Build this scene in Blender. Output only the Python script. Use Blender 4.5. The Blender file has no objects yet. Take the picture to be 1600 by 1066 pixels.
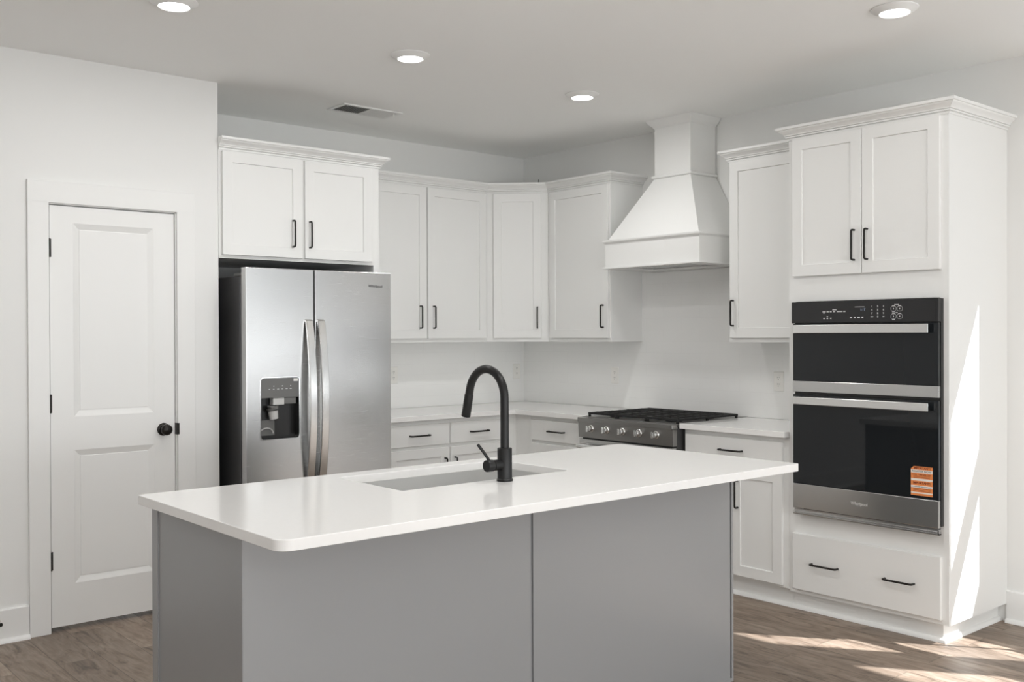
import bpy, bmesh, math, random
from mathutils import Vector, Matrix
random.seed(4)
S = bpy.context.scene
COL = S.collection
PI = math.pi

# ------------------------------------------------------------------ camera
def make_camera():
    yaw, pit, rol = math.radians(49.5585), math.radians(-0.32468), math.radians(-0.21274)
    fw = Vector((math.cos(yaw)*math.cos(pit), math.sin(yaw)*math.cos(pit), math.sin(pit)))
    rt = Vector((math.sin(yaw), -math.cos(yaw), 0)); up = rt.cross(fw)
    R = rt*math.cos(rol)+up*math.sin(rol); U = -rt*math.sin(rol)+up*math.cos(rol)
    cam = bpy.data.cameras.new('camera'); o = bpy.data.objects.new('camera', cam); COL.objects.link(o)
    M = Matrix((R, U, -fw)).transposed().to_4x4(); M.translation = (-5.04194, -5.77373, 1.41664)
    o.matrix_world = M
    cam.sensor_width = 36; cam.lens = 1563.88/1600*36; cam.clip_start = .05
    S.camera = o
make_camera()

# ------------------------------------------------------------------ world, sun, daylight, exposure
S.view_settings.view_transform = 'Standard'
try: S.view_settings.look = 'None'
except Exception: pass
S.view_settings.gamma = 1; S.view_settings.use_curve_mapping = False
S.view_settings.exposure = 0.09
S.cycles.use_denoising = True
S.cycles.max_bounces = 14; S.cycles.diffuse_bounces = 8; S.cycles.glossy_bounces = 5
S.cycles.sample_clamp_indirect = 6
# energy of each light source
E = dict(world=.4, sun=14.5, front_a=13, front_b=12, front_c=3, side_a=.5, side_b=1, side_c=14, left_a=0, left_b=0, uplight_front=47, uplight_side=5, down_view=6.2, down_right=.9, down_near=8, fill_room=7.5)
W = bpy.data.worlds.new('world'); S.world = W; W.use_nodes = True
W.node_tree.nodes['Background'].inputs[0].default_value = (.82, .91, 1, 1)
W.node_tree.nodes['Background'].inputs[1].default_value = E['world']

def sun():
    l = bpy.data.lights.new('sun', 'SUN'); l.energy = E['sun']; l.angle = math.radians(.6); l.color = (.94, .97, 1)
    o = bpy.data.objects.new('sun', l); COL.objects.link(o)
    o.rotation_euler = Vector((-1, 1.42, -1.95)).to_track_quat('-Z', 'Y').to_euler(); o.location = (4, -8, 7)
if E['sun'] > 0: sun()
def daylight(key, loc, direction, sx, sy, color=(.92, .97, 1)):
    if E[key] <= 0: return
    l = bpy.data.lights.new('daylight', 'AREA'); l.shape = 'RECTANGLE'; l.size = sx; l.size_y = sy; l.energy = E[key]; l.color = color
    o = bpy.data.objects.new('daylight', l); COL.objects.link(o); o.location = loc
    o.rotation_euler = Vector(direction).to_track_quat('-Z', 'Y').to_euler()
# sky light through the windows of the room: wall behind the camera, right wall, left wall
daylight('front_a', (-1.7, -9.46, 1.45), (0, 1, 0), 1.6, 1.9)
daylight('front_b', (-4.2, -9.46, 1.45), (0, 1, 0), 1.6, 1.9)
daylight('front_c', (-6.7, -9.46, 1.45), (0, 1, 0), 1.6, 1.9)
daylight('side_a', (-.03, -4.4, 1.75), (-1, 0, 0), .6, 1.6)
daylight('side_b', (-.03, -5.67, 1.7), (-1, 0, 0), 1.05, 1.6)
daylight('side_c', (-.03, -7.75, 1.65), (-1, 0, 0), 1.6, 1.55)
daylight('left_a', (-8.55, -2.6, 1.5), (1, 0, 0), 1.8, 1.8)
daylight('left_b', (-8.55, -6.5, 1.5), (1, 0, 0), 1.8, 1.8)
# upward lamps added just inside the windows, brightening the ceiling like ground bounce
for x in (-1.7, -4.2, -6.7): daylight('uplight_front', (x, -9.4, 1.0), (0, 1, .9), 1.6, .9, (.97, .985, 1))
daylight('uplight_side', (-.08, -5.67, 1.2), (-1, 0, .9), 1.05, .6, (.97, .985, 1))
daylight('uplight_side', (-.08, -7.75, 1.2), (-1, 0, .9), 1.5, .6, (.97, .985, 1))

# ------------------------------------------------------------------ materials
def mat(name, col, rough=.5, metal=0., spec=.5, **k):
    m = bpy.data.materials.new(name); m.use_nodes = True
    b = m.node_tree.nodes['Principled BSDF']
    b.inputs['Base Color'].default_value = (*col, 1); b.inputs['Roughness'].default_value = rough
    b.inputs['Metallic'].default_value = metal; b.inputs['Specular IOR Level'].default_value = spec
    for q, v in k.items(): b.inputs[q.replace('_', ' ')].default_value = v
    return m
def nodes(m): return m.node_tree.nodes, m.node_tree.links, m.node_tree.nodes['Principled BSDF']
def add_bump(m, scale, strength, dist=.001, vec=(1, 1, 1), detail=3):
    n, l, b = nodes(m)
    tc = n.new('ShaderNodeTexCoord'); mp = n.new('ShaderNodeMapping'); mp.inputs['Scale'].default_value = vec
    t = n.new('ShaderNodeTexNoise'); t.inputs['Scale'].default_value = scale; t.inputs['Detail'].default_value = detail
    bp = n.new('ShaderNodeBump'); bp.inputs['Strength'].default_value = strength; bp.inputs['Distance'].default_value = dist
    l.new(tc.outputs['Object'], mp.inputs[0]); l.new(mp.outputs[0], t.inputs['Vector'])
    l.new(t.outputs[0], bp.inputs['Height']); l.new(bp.outputs[0], b.inputs['Normal'])
    return t
M = {}
M['wall'] = mat('wall_paint', (.80, .802, .79), .6); add_bump(M['wall'], 220, .05)
M['ceiling'] = mat('ceiling_paint', (.92, .925, .915), .8); add_bump(M['ceiling'], 150, .06)
M['trim'] = mat('trim_paint', (.82, .822, .81), .35)
M['cab'] = mat('white_cabinet_paint', (.81, .813, .80), .34); add_bump(M['cab'], 90, .03)
M['quartz'] = mat('white_quartz', (.83, .825, .81), .12)
def q_speck():
    n, l, b = nodes(M['quartz'])
    tc = n.new('ShaderNodeTexCoord'); t = n.new('ShaderNodeTexNoise'); t.inputs['Scale'].default_value = 60; t.inputs['Detail'].default_value = 6
    r = n.new('ShaderNodeValToRGB'); r.color_ramp.elements[0].color = (.85, .845, .83, 1); r.color_ramp.elements[1].color = (.885, .88, .87, 1)
    l.new(tc.outputs['Object'], t.inputs['Vector']); l.new(t.outputs[0], r.inputs[0]); l.new(r.outputs[0], b.inputs['Base Color'])
q_speck()
M['island'] = mat('grey_island_paint', (.282, .287, .292), .33, 0, 1.0); add_bump(M['island'], 60, .03)
def brushed(name, col, rough, vec, strength=.012):
    m = mat(name, col, rough, 1.0)
    n, l, b = nodes(m)
    tc = n.new('ShaderNodeTexCoord'); mp = n.new('ShaderNodeMapping'); mp.inputs['Scale'].default_value = vec
    t = n.new('ShaderNodeTexNoise'); t.inputs['Scale'].default_value = 40; t.inputs['Detail'].default_value = 4
    r = n.new('ShaderNodeMapRange'); r.inputs['To Min'].default_value = rough-.05; r.inputs['To Max'].default_value = rough+.07
    bp = n.new('ShaderNodeBump'); bp.inputs['Strength'].default_value = strength; bp.inputs['Distance'].default_value = .0004
    l.new(tc.outputs['Object'], mp.inputs[0]); l.new(mp.outputs[0], t.inputs['Vector']); l.new(t.outputs[0], r.inputs[0])
    l.new(r.outputs[0], b.inputs['Roughness']); l.new(t.outputs[0], bp.inputs['Height']); l.new(bp.outputs[0], b.inputs['Normal'])
    return m
M['steel'] = brushed('brushed_stainless_steel', (.60, .60, .595), .22, (.4, .4, 40))
M['steel_door'] = brushed('satin_door_steel', (.60, .60, .597), .24, (.3, .3, 12), 0.)
M['steel_dark'] = brushed('dark_stainless_steel', (.34, .335, .325), .3, (.4, .4, 40))
M['chrome'] = mat('polished_chrome', (.82, .82, .82), .12, 1.0)
M['case'] = mat('dark_grey_appliance_case', (.085, .085, .087), .30, .4)
M['black'] = mat('matte_black_metal', (.012, .012, .012), .38, .4)
M['bronze'] = mat('dark_bronze_metal', (.02, .018, .016), .3, .6)
M['duct'] = mat('grey_duct', (.22, .22, .215), .7)
M['iron'] = mat('black_cast_iron', (.010, .010, .010), .6)
M['glass'] = mat('black_oven_glass', (.010, .012, .014), .04, 0, .42)
M['blackp'] = mat('black_plastic', (.012, .012, .012), .25)
M['greyp'] = mat('grey_plastic', (.14, .14, .135), .3)
M['lightp'] = mat('light_grey_plastic', (.55, .55, .54), .3)
M['ink'] = mat('white_ink', (.62, .62, .62), .5)
M['darkink'] = mat('dark_grey_ink', (.06, .06, .06), .4)
M['outlet'] = mat('white_plastic', (.84, .83, .80), .3)
M['orange'] = mat('orange_paper', (.80, .27, .08), .6)
M['paper'] = mat('white_paper', (.82, .76, .70), .6)
M['redink'] = mat('dark_red_ink', (.20, .03, .01), .6)
M['led'] = mat('lamp_lens', (.9, .9, .9), .4); nodes(M['led'])[2].inputs['Emission Color'].default_value = (1, .97, .93, 1); nodes(M['led'])[2].inputs['Emission Strength'].default_value = 7
M['display'] = mat('clock_display', (.05, .06, .08), .3); nodes(M['display'])[2].inputs['Emission Color'].default_value = (.6, .75, 1, 1); nodes(M['display'])[2].inputs['Emission Strength'].default_value = .45

def pane_glass():
    m = bpy.data.materials.new('window_glass'); m.use_nodes = True; n = m.node_tree.nodes; l = m.node_tree.links
    n.remove(n['Principled BSDF']); t = n.new('ShaderNodeBsdfTransparent'); g = n.new('ShaderNodeBsdfGlossy'); g.inputs['Roughness'].default_value = .02
    x = n.new('ShaderNodeMixShader'); x.inputs[0].default_value = .05
    l.new(t.outputs[0], x.inputs[1]); l.new(g.outputs[0], x.inputs[2]); l.new(x.outputs[0], n['Material Output'].inputs[0])
    return m
M['pane'] = pane_glass()
def wood():
    m = mat('wood_plank_floor', (.2, .14, .1), .42)
    n, l, b = nodes(m)
    tc = n.new('ShaderNodeTexCoord')
    mp = n.new('ShaderNodeMapping'); mp.inputs['Rotation'].default_value = (0, 0, PI/2)
    l.new(tc.outputs['Object'], mp.inputs[0])
    br = n.new('ShaderNodeTexBrick'); br.offset = .37; br.inputs['Scale'].default_value = 1
    br.inputs['Brick Width'].default_value = 1.22; br.inputs['Row Height'].default_value = .178
    br.inputs['Mortar Size'].default_value = .0012; br.inputs['Mortar Smooth'].default_value = .2
    br.inputs['Color1'].default_value = (0, 0, 0, 1); br.inputs['Color2'].default_value = (1, 1, 1, 1); br.inputs['Mortar'].default_value = (.5, .5, .5, 1)
    l.new(mp.outputs[0], br.inputs['Vector'])
    # grain, shifted plank by plank
    off = n.new('ShaderNodeVectorMath'); off.operation = 'SCALE'; off.inputs['Scale'].default_value = 7.3
    l.new(br.outputs['Color'], off.inputs[0])
    ad = n.new('ShaderNodeVectorMath'); ad.operation = 'ADD'; l.new(mp.outputs[0], ad.inputs[0]); l.new(off.outputs[0], ad.inputs[1])
    m2 = n.new('ShaderNodeMapping'); m2.inputs['Scale'].default_value = (1.7, 7, 1); l.new(ad.outputs[0], m2.inputs[0])
    g = n.new('ShaderNodeTexNoise'); g.inputs['Scale'].default_value = 2.2; g.inputs['Detail'].default_value = 7; g.inputs['Roughness'].default_value = .62; g.inputs['Distortion'].default_value = 1.6
    l.new(m2.outputs[0], g.inputs['Vector'])
    m3 = n.new('ShaderNodeMapping'); m3.inputs['Scale'].default_value = (3, 60, 1); l.new(ad.outputs[0], m3.inputs[0])
    f = n.new('ShaderNodeTexNoise'); f.inputs['Scale'].default_value = 2; f.inputs['Detail'].default_value = 4
    l.new(m3.outputs[0], f.inputs['Vector'])
    r = n.new('ShaderNodeValToRGB'); e = r.color_ramp.elements
    e[0].position = .30; e[0].color = (.075, .050, .034, 1); e[1].position = .72; e[1].color = (.33, .265, .21, 1)
    q = e.new(.47); q.color = (.222, .164, .122, 1)
    l.new(g.outputs[0], r.inputs[0])
    mx = n.new('ShaderNodeMixRGB'); mx.blend_type = 'OVERLAY'; mx.inputs[0].default_value = .35
    l.new(r.outputs[0], mx.inputs[1]); l.new(f.outputs[0], mx.inputs[2])
    sep = n.new('ShaderNodeSeparateColor'); l.new(br.outputs['Color'], sep.inputs[0])
    rg = n.new('ShaderNodeMapRange'); rg.inputs['To Min'].default_value = .80; rg.inputs['To Max'].default_value = 1.22; l.new(sep.outputs[0], rg.inputs[0])
    mu = n.new('ShaderNodeVectorMath'); mu.operation = 'SCALE'; l.new(mx.outputs[0], mu.inputs[0]); l.new(rg.outputs[0], mu.inputs['Scale'])
    mm = n.new('ShaderNodeMixRGB'); mm.inputs[2].default_value = (.05, .035, .025, 1); l.new(br.outputs['Fac'], mm.inputs[0]); l.new(mu.outputs[0], mm.inputs[1])
    l.new(mm.outputs[0], b.inputs['Base Color'])
    bp = n.new('ShaderNodeBump'); bp.inputs['Strength'].default_value = .25; bp.inputs['Distance'].default_value = .001
    l.new(g.outputs[0], bp.inputs['Height']); l.new(bp.outputs[0], b.inputs['Normal'])
    return m
M['floor'] = wood()
def tile(name, axis):
    m = mat(name, (.79, .78, .755), .16)
    n, l, b = nodes(m)
    tc = n.new('ShaderNodeTexCoord'); sp = n.new('ShaderNodeSeparateXYZ'); cb = n.new('ShaderNodeCombineXYZ')
    l.new(tc.outputs['Object'], sp.inputs[0]); l.new(sp.outputs[axis], cb.inputs[0]); l.new(sp.outputs['Z'], cb.inputs[1])
    mp = n.new('ShaderNodeMapping'); mp.inputs['Location'].default_value = (.03, -.914+.0762*12, 0); l.new(cb.outputs[0], mp.inputs[0])
    br = n.new('ShaderNodeTexBrick'); br.offset = .5; br.inputs['Scale'].default_value = 1
    br.inputs['Brick Width'].default_value = .305; br.inputs['Row Height'].default_value = .0762
    br.inputs['Mortar Size'].default_value = .0012; br.inputs['Mortar Smooth'].default_value = .5
    br.inputs['Color1'].default_value = (.87, .872, .86, 1); br.inputs['Color2'].default_value = (.86, .862, .85, 1); br.inputs['Mortar'].default_value = (.83, .832, .82, 1)
    l.new(mp.outputs[0], br.inputs['Vector']); l.new(br.outputs['Color'], b.inputs['Base Color'])
    nz = n.new('ShaderNodeTexNoise'); nz.inputs['Scale'].default_value = 9; l.new(tc.outputs['Object'], nz.inputs['Vector'])
    b1 = n.new('ShaderNodeBump'); b1.inputs['Strength'].default_value = .3; b1.inputs['Distance'].default_value = .001; b1.invert = True; l.new(br.outputs['Fac'], b1.inputs['Height'])
    b2 = n.new('ShaderNodeBump'); b2.inputs['Strength'].default_value = .2; b2.inputs['Distance'].default_value = .003; l.new(nz.outputs[0], b2.inputs['Height']); l.new(b1.outputs[0], b2.inputs['Normal'])
    l.new(b2.outputs[0], b.inputs['Normal'])
    return m
M['tile_a'] = tile('white_tile_back', 'X'); M['tile_b'] = tile('white_tile_right', 'Y')

# ------------------------------------------------------------------ mesh helpers (all in world coordinates)
def new(): return bmesh.new()
def box(bm, x0, x1, y0, y1, z0, z1, bev=0.):
    b2 = bmesh.new(); r = bmesh.ops.create_cube(b2, size=1)
    x0, x1 = min(x0, x1), max(x0, x1); y0, y1 = min(y0, y1), max(y0, y1)
    for v in b2.verts: v.co = Vector(((x0+x1)/2+v.co.x*(x1-x0), (y0+y1)/2+v.co.y*(y1-y0), (z0+z1)/2+v.co.z*(z1-z0)))
    if bev: bmesh.ops.bevel(b2, geom=b2.edges[:], offset=bev, segments=2, profile=.5, affect='EDGES')
    merge(bm, b2); return bm
def merge(bm, b2, mtx=None):
    if mtx: bmesh.ops.transform(b2, matrix=mtx, verts=b2.verts[:])
    me = bpy.data.meshes.new('t'); b2.to_mesh(me); bm.from_mesh(me); bpy.data.meshes.remove(me); b2.free()
def rings(bm, O, U, V, N, w, h, prof, t, center_fill=True):
    """rectangular slab on plane O+uU+vV, thickness t behind, front profile = list of (inset, depth along N)"""
    O, U, V, N = Vector(O), Vector(U), Vector(V), Vector(N)
    def ring(i, d): return [bm.verts.new(O+U*a+V*b+N*d) for a, b in ((i, i), (w-i, i), (w-i, h-i), (i, h-i))]
    rs = [ring(0, -t)]+[ring(i, d) for i, d in prof]
    fs = [bm.faces.new(rs[0])]
    for a, b in zip(rs, rs[1:]):
        for k in range(4): fs.append(bm.faces.new((a[k], a[(k+1) % 4], b[(k+1) % 4], b[k])))
    fs.append(bm.faces.new(rs[-1]))
    bmesh.ops.recalc_face_normals(bm, faces=fs)
SHAKER = [(0, -.0015), (.0015, 0), (.056, 0), (.0575, -.0015), (.0585, -.0075)]
SLAB = [(0, -.002), (.002, 0)]
def cyl(bm, p0, p1, r0, r1=None, seg=24, cap=True):
    p0, p1 = Vector(p0), Vector(p1); r1 = r0 if r1 is None else r1; d = p1-p0
    b2 = bmesh.new(); bmesh.ops.create_cone(b2, cap_ends=cap, segments=seg, radius1=r0, radius2=r1, depth=d.length)
    merge(bm, b2, Matrix.Translation((p0+p1)/2) @ d.to_track_quat('Z', 'Y').to_matrix().to_4x4())
def lathe(bm, p0, axis, prof, seg=32):
    """prof = list of (distance along axis, radius)"""
    a = Vector(axis).normalized(); q = a.to_track_quat('Z', 'Y').to_matrix()
    rs = []
    for d, r in prof:
        rs.append([bm.verts.new(Vector(p0)+a*d+q @ Vector((max(r, 1e-5)*math.cos(2*PI*k/seg), max(r, 1e-5)*math.sin(2*PI*k/seg), 0))) for k in range(seg)])
    fs = []
    for x, y in zip(rs, rs[1:]):
        for k in range(seg): fs.append(bm.faces.new((x[k], x[(k+1) % seg], y[(k+1) % seg], y[k])))
    fs.append(bm.faces.new(rs[0])); fs.append(bm.faces.new(rs[-1]))
    bmesh.ops.recalc_face_normals(bm, faces=fs)
def tube(bm, pts, r, seg=12, rs=None, flat=None):
    """tube along points; flat=(dir, halfwidth, halfthick) for a flat bar"""
    pts = [Vector(p) for p in pts]; ring = []; nprev = None
    for i, p in enumerate(pts):
        t = (pts[min(i+1, len(pts)-1)]-pts[max(i-1, 0)]).normalized()
        if flat:
            n = Vector(flat[0]); bdir = t.cross(n).normalized(); hw, ht = flat[1], flat[2]
            c = [(hw, ht*.55), (hw*.86, ht), (-hw*.86, ht), (-hw, ht*.55), (-hw, -ht), (hw, -ht)]
            ring.append([bm.verts.new(p+n*a+bdir*b) for a, b in c]); continue
        if nprev is None:
            nprev = t.orthogonal().normalized()
        n = (nprev-t*nprev.dot(t)).normalized(); nprev = n; b = t.cross(n)
        rr = rs[i] if rs else r
        ring.append([bm.verts.new(p+n*rr*math.cos(2*PI*k/seg)+b*rr*math.sin(2*PI*k/seg)) for k in range(seg)])
    fs = []; s = len(ring[0])
    for x, y in zip(ring, ring[1:]):
        for k in range(s): fs.append(bm.faces.new((x[k], x[(k+1) % s], y[(k+1) % s], y[k])))
    fs.append(bm.faces.new(ring[0])); fs.append(bm.faces.new(ring[-1]))
    bmesh.ops.recalc_face_normals(bm, faces=fs)
def rounded(pts, rad, seg=6):
    """round the corners of a polyline-polygon, rad = list per corner"""
    out = []; n = len(pts)
    for i in range(n):
        p = Vector(pts[i]); r = rad[i] if isinstance(rad, (list, tuple)) else rad
        if r <= 0: out.append(p); continue
        a = (Vector(pts[i-1])-p).normalized(); b = (Vector(pts[(i+1) % n])-p).normalized()
        ang = a.angle(b); dist = r/math.tan(ang/2); c = p+(a+b).normalized()*(r/math.sin(ang/2))
        s = p+a*dist; e = p+b*dist; v0 = s-c; v1 = e-c; tot = v0.angle(v1)
        for k in range(seg+1):
            f = k/seg
            out.append(c+(v0*math.sin((1-f)*tot)+v1*math.sin(f*tot))/math.sin(tot))
    return out
def plate(bm, outer, holes, Uv, Vv, O, N, t, bev=0.):
    """flat plate with holes; outer/holes in 2D (u,v); thickness t against N"""
    b2 = bmesh.new(); es = []
    for loop in [outer]+holes:
        vs = [b2.verts.new((p[0], p[1], 0)) for p in loop]
        es += [b2.edges.new((vs[i], vs[(i+1) % len(vs)])) for i in range(len(vs))]
    bmesh.ops.triangle_fill(b2, use_beauty=True, use_dissolve=True, edges=es)
    top = b2.faces[:]
    for f in top:
        if f.normal.z < 0: f.normal_flip()
    bmesh.ops.recalc_face_normals(b2, faces=top)
    if b2.faces[:][0].normal.z < 0:
        for f in top: f.normal_flip()
    r = bmesh.ops.extrude_face_region(b2, geom=top)
    nv = [g for g in r['geom'] if isinstance(g, bmesh.types.BMVert)]
    for v in nv: v.co.z += t
    bmesh.ops.recalc_face_normals(b2, faces=b2.faces[:])
    if bev:
        ed = [e for e in b2.edges if len(e.link_faces) == 2 and abs(e.calc_face_angle(0)-PI/2) < .05 and abs(e.verts[0].co.z-e.verts[1].co.z) < 1e-6]
        bmesh.ops.bevel(b2, geom=ed, offset=bev, segments=2, profile=.5, affect='EDGES')
    Uv, Vv, N = Vector(Uv), Vector(Vv), Vector(N)
    for v in b2.verts: v.co = Vector(O)+Uv*v.co.x+Vv*v.co.y+N*(v.co.z-t)
    bmesh.ops.recalc_face_normals(b2, faces=b2.faces[:])
    merge(bm, b2)
def rrect(w, h, r, x=0, y=0, seg=5):
    return [(p.x, p.y) for p in rounded([Vector((x, y)), Vector((x+w, y)), Vector((x+w, y+h)), Vector((x, y+h))], r, seg)]
def sweep(bm, path, prof, side=1, ends=(None, None)):
    """profile (offset, z) swept along an open 2D path with mitred corners; offset to the right of travel * side"""
    P = [Vector(p) for p in path]; n = len(P); ring = []
    nrm = []
    for i in range(n-1):
        d = (P[i+1]-P[i]).normalized(); nrm.append(Vector((d.y, -d.x))*side)
    for i in range(n):
        if i == 0: m = nrm[0] if ends[0] is None else Vector(ends[0])
        elif i == n-1: m = nrm[-1] if ends[1] is None else Vector(ends[1])
        else:
            m = (nrm[i-1]+nrm[i]).normalized(); m = m/ m.dot(nrm[i])
        ring.append([bm.verts.new((P[i].x+m.x*o, P[i].y+m.y*o, z)) for o, z in prof])
    fs = []; s = len(prof)
    for x, y in zip(ring, ring[1:]):
        for k in range(s): fs.append(bm.faces.new((x[k], x[(k+1) % s], y[(k+1) % s], y[k])))
    fs.append(bm.faces.new(ring[0])); fs.append(bm.faces.new(ring[-1]))
    bmesh.ops.recalc_face_normals(bm, faces=fs)
def text(bm, s, size, O, U, V, N, align='CENTER', depth=.0004, bold=0., sx=1.):
    c = bpy.data.curves.new('t', 'FONT'); c.body = s; c.size = size; c.align_x = align; c.align_y = 'CENTER'; c.extrude = depth/2; c.offset = bold; c.resolution_u = 3
    o = bpy.data.objects.new('t', c); COL.objects.link(o)
    bpy.context.view_layer.update()
    me = bpy.data.meshes.new_from_object(o.evaluated_get(bpy.context.evaluated_depsgraph_get()))
    U, V, N, O = Vector(U), Vector(V), Vector(N), Vector(O)
    for v in me.vertices: v.co = O+U*v.co.x*sx+V*v.co.y+N*(v.co.z+depth/2)
    bm.from_mesh(me)
    bpy.data.meshes.remove(me); bpy.data.objects.remove(o); bpy.data.curves.remove(c)

def world_loc(p):
    v = Vector((0, 0, 0))
    while p: v += p.location; p = p.parent
    return v
def obj(name, bm, m, parent=None, smooth=False, label=None, loc=None):
    me = bpy.data.meshes.new(name)
    o = bpy.data.objects.new(name, me); COL.objects.link(o)
    if loc is not None: o.location = loc
    if parent: o.parent = parent
    off = world_loc(o)
    for v in bm.verts: v.co -= off
    bm.to_mesh(me); bm.free(); me.materials.append(M[m])
    if smooth:
        for p in me.polygons: p.use_smooth = True
        try: me.set_sharp_from_angle(angle=math.radians(smooth if smooth > 1 else 35))
        except Exception: pass
    if label: o['label'] = label
    return o
def thing(name, label, cat, loc, group=None):
    o = bpy.data.objects.new(name, None); COL.objects.link(o); o.location = loc; o.empty_display_size = .1
    o['label'] = label; o['category'] = cat
    if group: o['group'] = group
    return o
def struct(name, bm, m, smooth=False, parent=None):
    o = obj(name, bm, m, parent, smooth)
    if parent is None: o['kind'] = 'structure'
    return o
X_, Y_, Z_ = Vector((1, 0, 0)), Vector((0, 1, 0)), Vector((0, 0, 1))
NX, NY = -X_, -Y_

# ------------------------------------------------------------------ room shell
CZ = 2.765; XP = -2.774; YP = -.707; XL = -8.6; YF = -9.5
b = new(); box(b, XL-.15, .25, YF-.15, .15, -.1, 0); struct('floor', b, 'floor')
b = new(); box(b, XL-.15, .25, YF-.15, .15, CZ, CZ+.1); struct('ceiling', b, 'ceiling')
b = new(); box(b, XP, .12, 0, .12, 0, CZ); struct('wall_back', b, 'wall')
# pantry wall with the door opening, and its return beside the fridge
DX0, DX1, DZ = -3.632, -3.001, 2.062
b = new()
box(b, XL, DX0, YP, YP+.12, 0, CZ); box(b, DX1, XP, YP, YP+.12, 0, CZ); box(b, DX0, DX1, YP, YP+.12, DZ, CZ)
struct('wall_pantry', b, 'wall')
b = new(); box(b, XP-.12, XP, YP+.12, .12, 0, CZ); struct('wall_niche', b, 'wall')
b = new(); box(b, XL, XP-.12, .55, .65, 0, CZ); struct('wall_closet', b, 'wall')
def holed_wall(name, rect, holes, fixed_axis, f0, f1):
    """wall in the plane of fixed_axis; rect and holes are (a0,a1,z0,z1)"""
    b = new()
    zs = rect[2], rect[3]
    cuts = sorted(set([rect[0], rect[1]]+[h[0] for h in holes]+[h[1] for h in holes]))
    for a0, a1 in zip(cuts, cuts[1:]):
        hs = sorted([(h[2], h[3]) for h in holes if h[0] <= a0+1e-6 and h[1] >= a1-1e-6])
        z = zs[0]
        for q0, q1 in hs+[(zs[1], zs[1])]:
            if q0 > z+1e-5:
                if fixed_axis == 'x': box(b, f0, f1, a0, a1, z, q0)
                else: box(b, a0, a1, f0, f1, z, q0)
            z = max(z, q1)
    return struct(name, b, 'wall')
T = .06
EX, EZ = T*1.42, T*1.95     # the reveal a slanting ray loses in the wall's thickness
W1 = (-4.72-EX, -4.022, .80, 2.62)
W2 = (-6.60-EX, -5.107, .25, 2.50)
W3 = (-8.60, -6.95, .85, 2.45)
holed_wall('wall_right', (YF, .12, 0, CZ), [W1, W2, W3], 'x', 0, T)
FW = [(-2.5, -.9, .5, 2.4), (-5.0, -3.4, .5, 2.4), (-7.5, -5.9, .5, 2.4)]
LW = [(-3.5, -1.7, .6, 2.4), (-7.4, -5.6, .6, 2.4)]
holed_wall('wall_front', (XL, T, 0, CZ), FW, 'y', YF-.12, YF)
holed_wall('wall_left', (YF, .65, 0, CZ), LW, 'x', XL-.12, XL)
# bars of the unseen side windows; window_1's are stepped to shape the sun patches
b = new()
box(b, 0, .012, -4.46, W1[1], 1.27, 1.475); box(b, 0, .012, -4.46, W1[1], 2.17, W1[3])
box(b, 0, .012, W1[0], -4.46, W1[2], .90); box(b, 0, .012, W1[0], -4.46, 1.48, 1.64)
box(b, 0, .014, -4.467, -4.453, W1[2], W1[3])
def casing(b, y0, y1, z0, z1):
    c_ = .085
    box(b, -.016, 0, y0-c_, y0, z0-c_, z1+c_); box(b, -.016, 0, y1, y1+c_, z0-c_, z1+c_); box(b, -.016, 0, y0, y1, z1, z1+c_); box(b, -.016, 0, y0, y1, z0-c_, z0)
casing(b, W1[0], W1[1], W1[2], W1[3])
w = struct('window_1', b, 'trim')
def pane(parent, h):
    b = new(); box(b, T-.014, T-.010, h[0], h[1], h[2], h[3]); obj('pane', b, 'pane', parent, False, 'clear glass pane')
pane(w, W1)
b = new(); box(b, 0, .012, W2[0], W2[1], 1.48, 1.64); box(b, 0, .012, W2[0], W2[0]+.05, W2[2], W2[3]); casing(b, W2[0], W2[1], W2[2], W2[3])
pane(struct('window_2', b, 'trim'), W2)
b = new(); box(b, .02, .05, W3[0], W3[1], 1.62, 1.68); box(b, .02, .04, -7.80, -7.75, W3[2], W3[3]); casing(b, W3[0], W3[1], W3[2], W3[3]); pane(struct('window_3', b, 'trim'), W3)
for i, h in enumerate(FW):
    b = new(); box(b, h[0], h[1], YF-.08, YF-.04, 1.42, 1.48); box(b, (h[0]+h[1])/2-.02, (h[0]+h[1])/2+.02, YF-.08, YF-.04, h[2], h[3])
    for s in ((h[0]-.09, h[0]), (h[1], h[1]+.09)): box(b, s[0], s[1], YF, YF+.015, h[2]-.09, h[3]+.09)
    box(b, h[0], h[1], YF, YF+.015, h[3], h[3]+.09); box(b, h[0], h[1], YF, YF+.015, h[2]-.09, h[2])
    struct('window_%d' % (4+i), b, 'trim')
# backsplash tile
b = new(); box(b, -1.765, -.0061, -.006, 0, .915, 1.371); struct('trim_1', b, 'tile_a')
b = new(); box(b, -.006, 0, -1.2165, 0, .915, 1.371); box(b, -.006, 0, -2.1665, -1.2165, .915, 1.83); box(b, -.006, 0, -2.769, -2.1665, .915, 1.371); struct('trim_2', b, 'tile_b')
# baseboards with shoe moulding
SHOE = [(0, 0), (.034, 0), (.033, .008), (.028, .015), (.021, .019), (.0145, .020), (.0145, .15), (.011, .155), (0, .155)]
b = new(); sweep(b, [(XL, YP), (-3.7235, YP)], SHOE); struct('baseboard_pantry', b, 'trim', 30)
b = new(); sweep(b, [(-2.909, YP), (XP, YP), (XP, 0)], SHOE); struct('baseboard_niche', b, 'trim', 30)
b = new(); sweep(b, [(0, -3.6100), (0, YF)], SHOE); struct('baseboard_right', b, 'trim', 30)
b = new(); sweep(b, [(XL, YF), (XL, YP)], SHOE); struct('baseboard_left', b, 'trim', 30)
b = new(); sweep(b, [(0, YF), (XL, YF)], SHOE); struct('baseboard_front', b, 'trim', 30)

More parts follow.
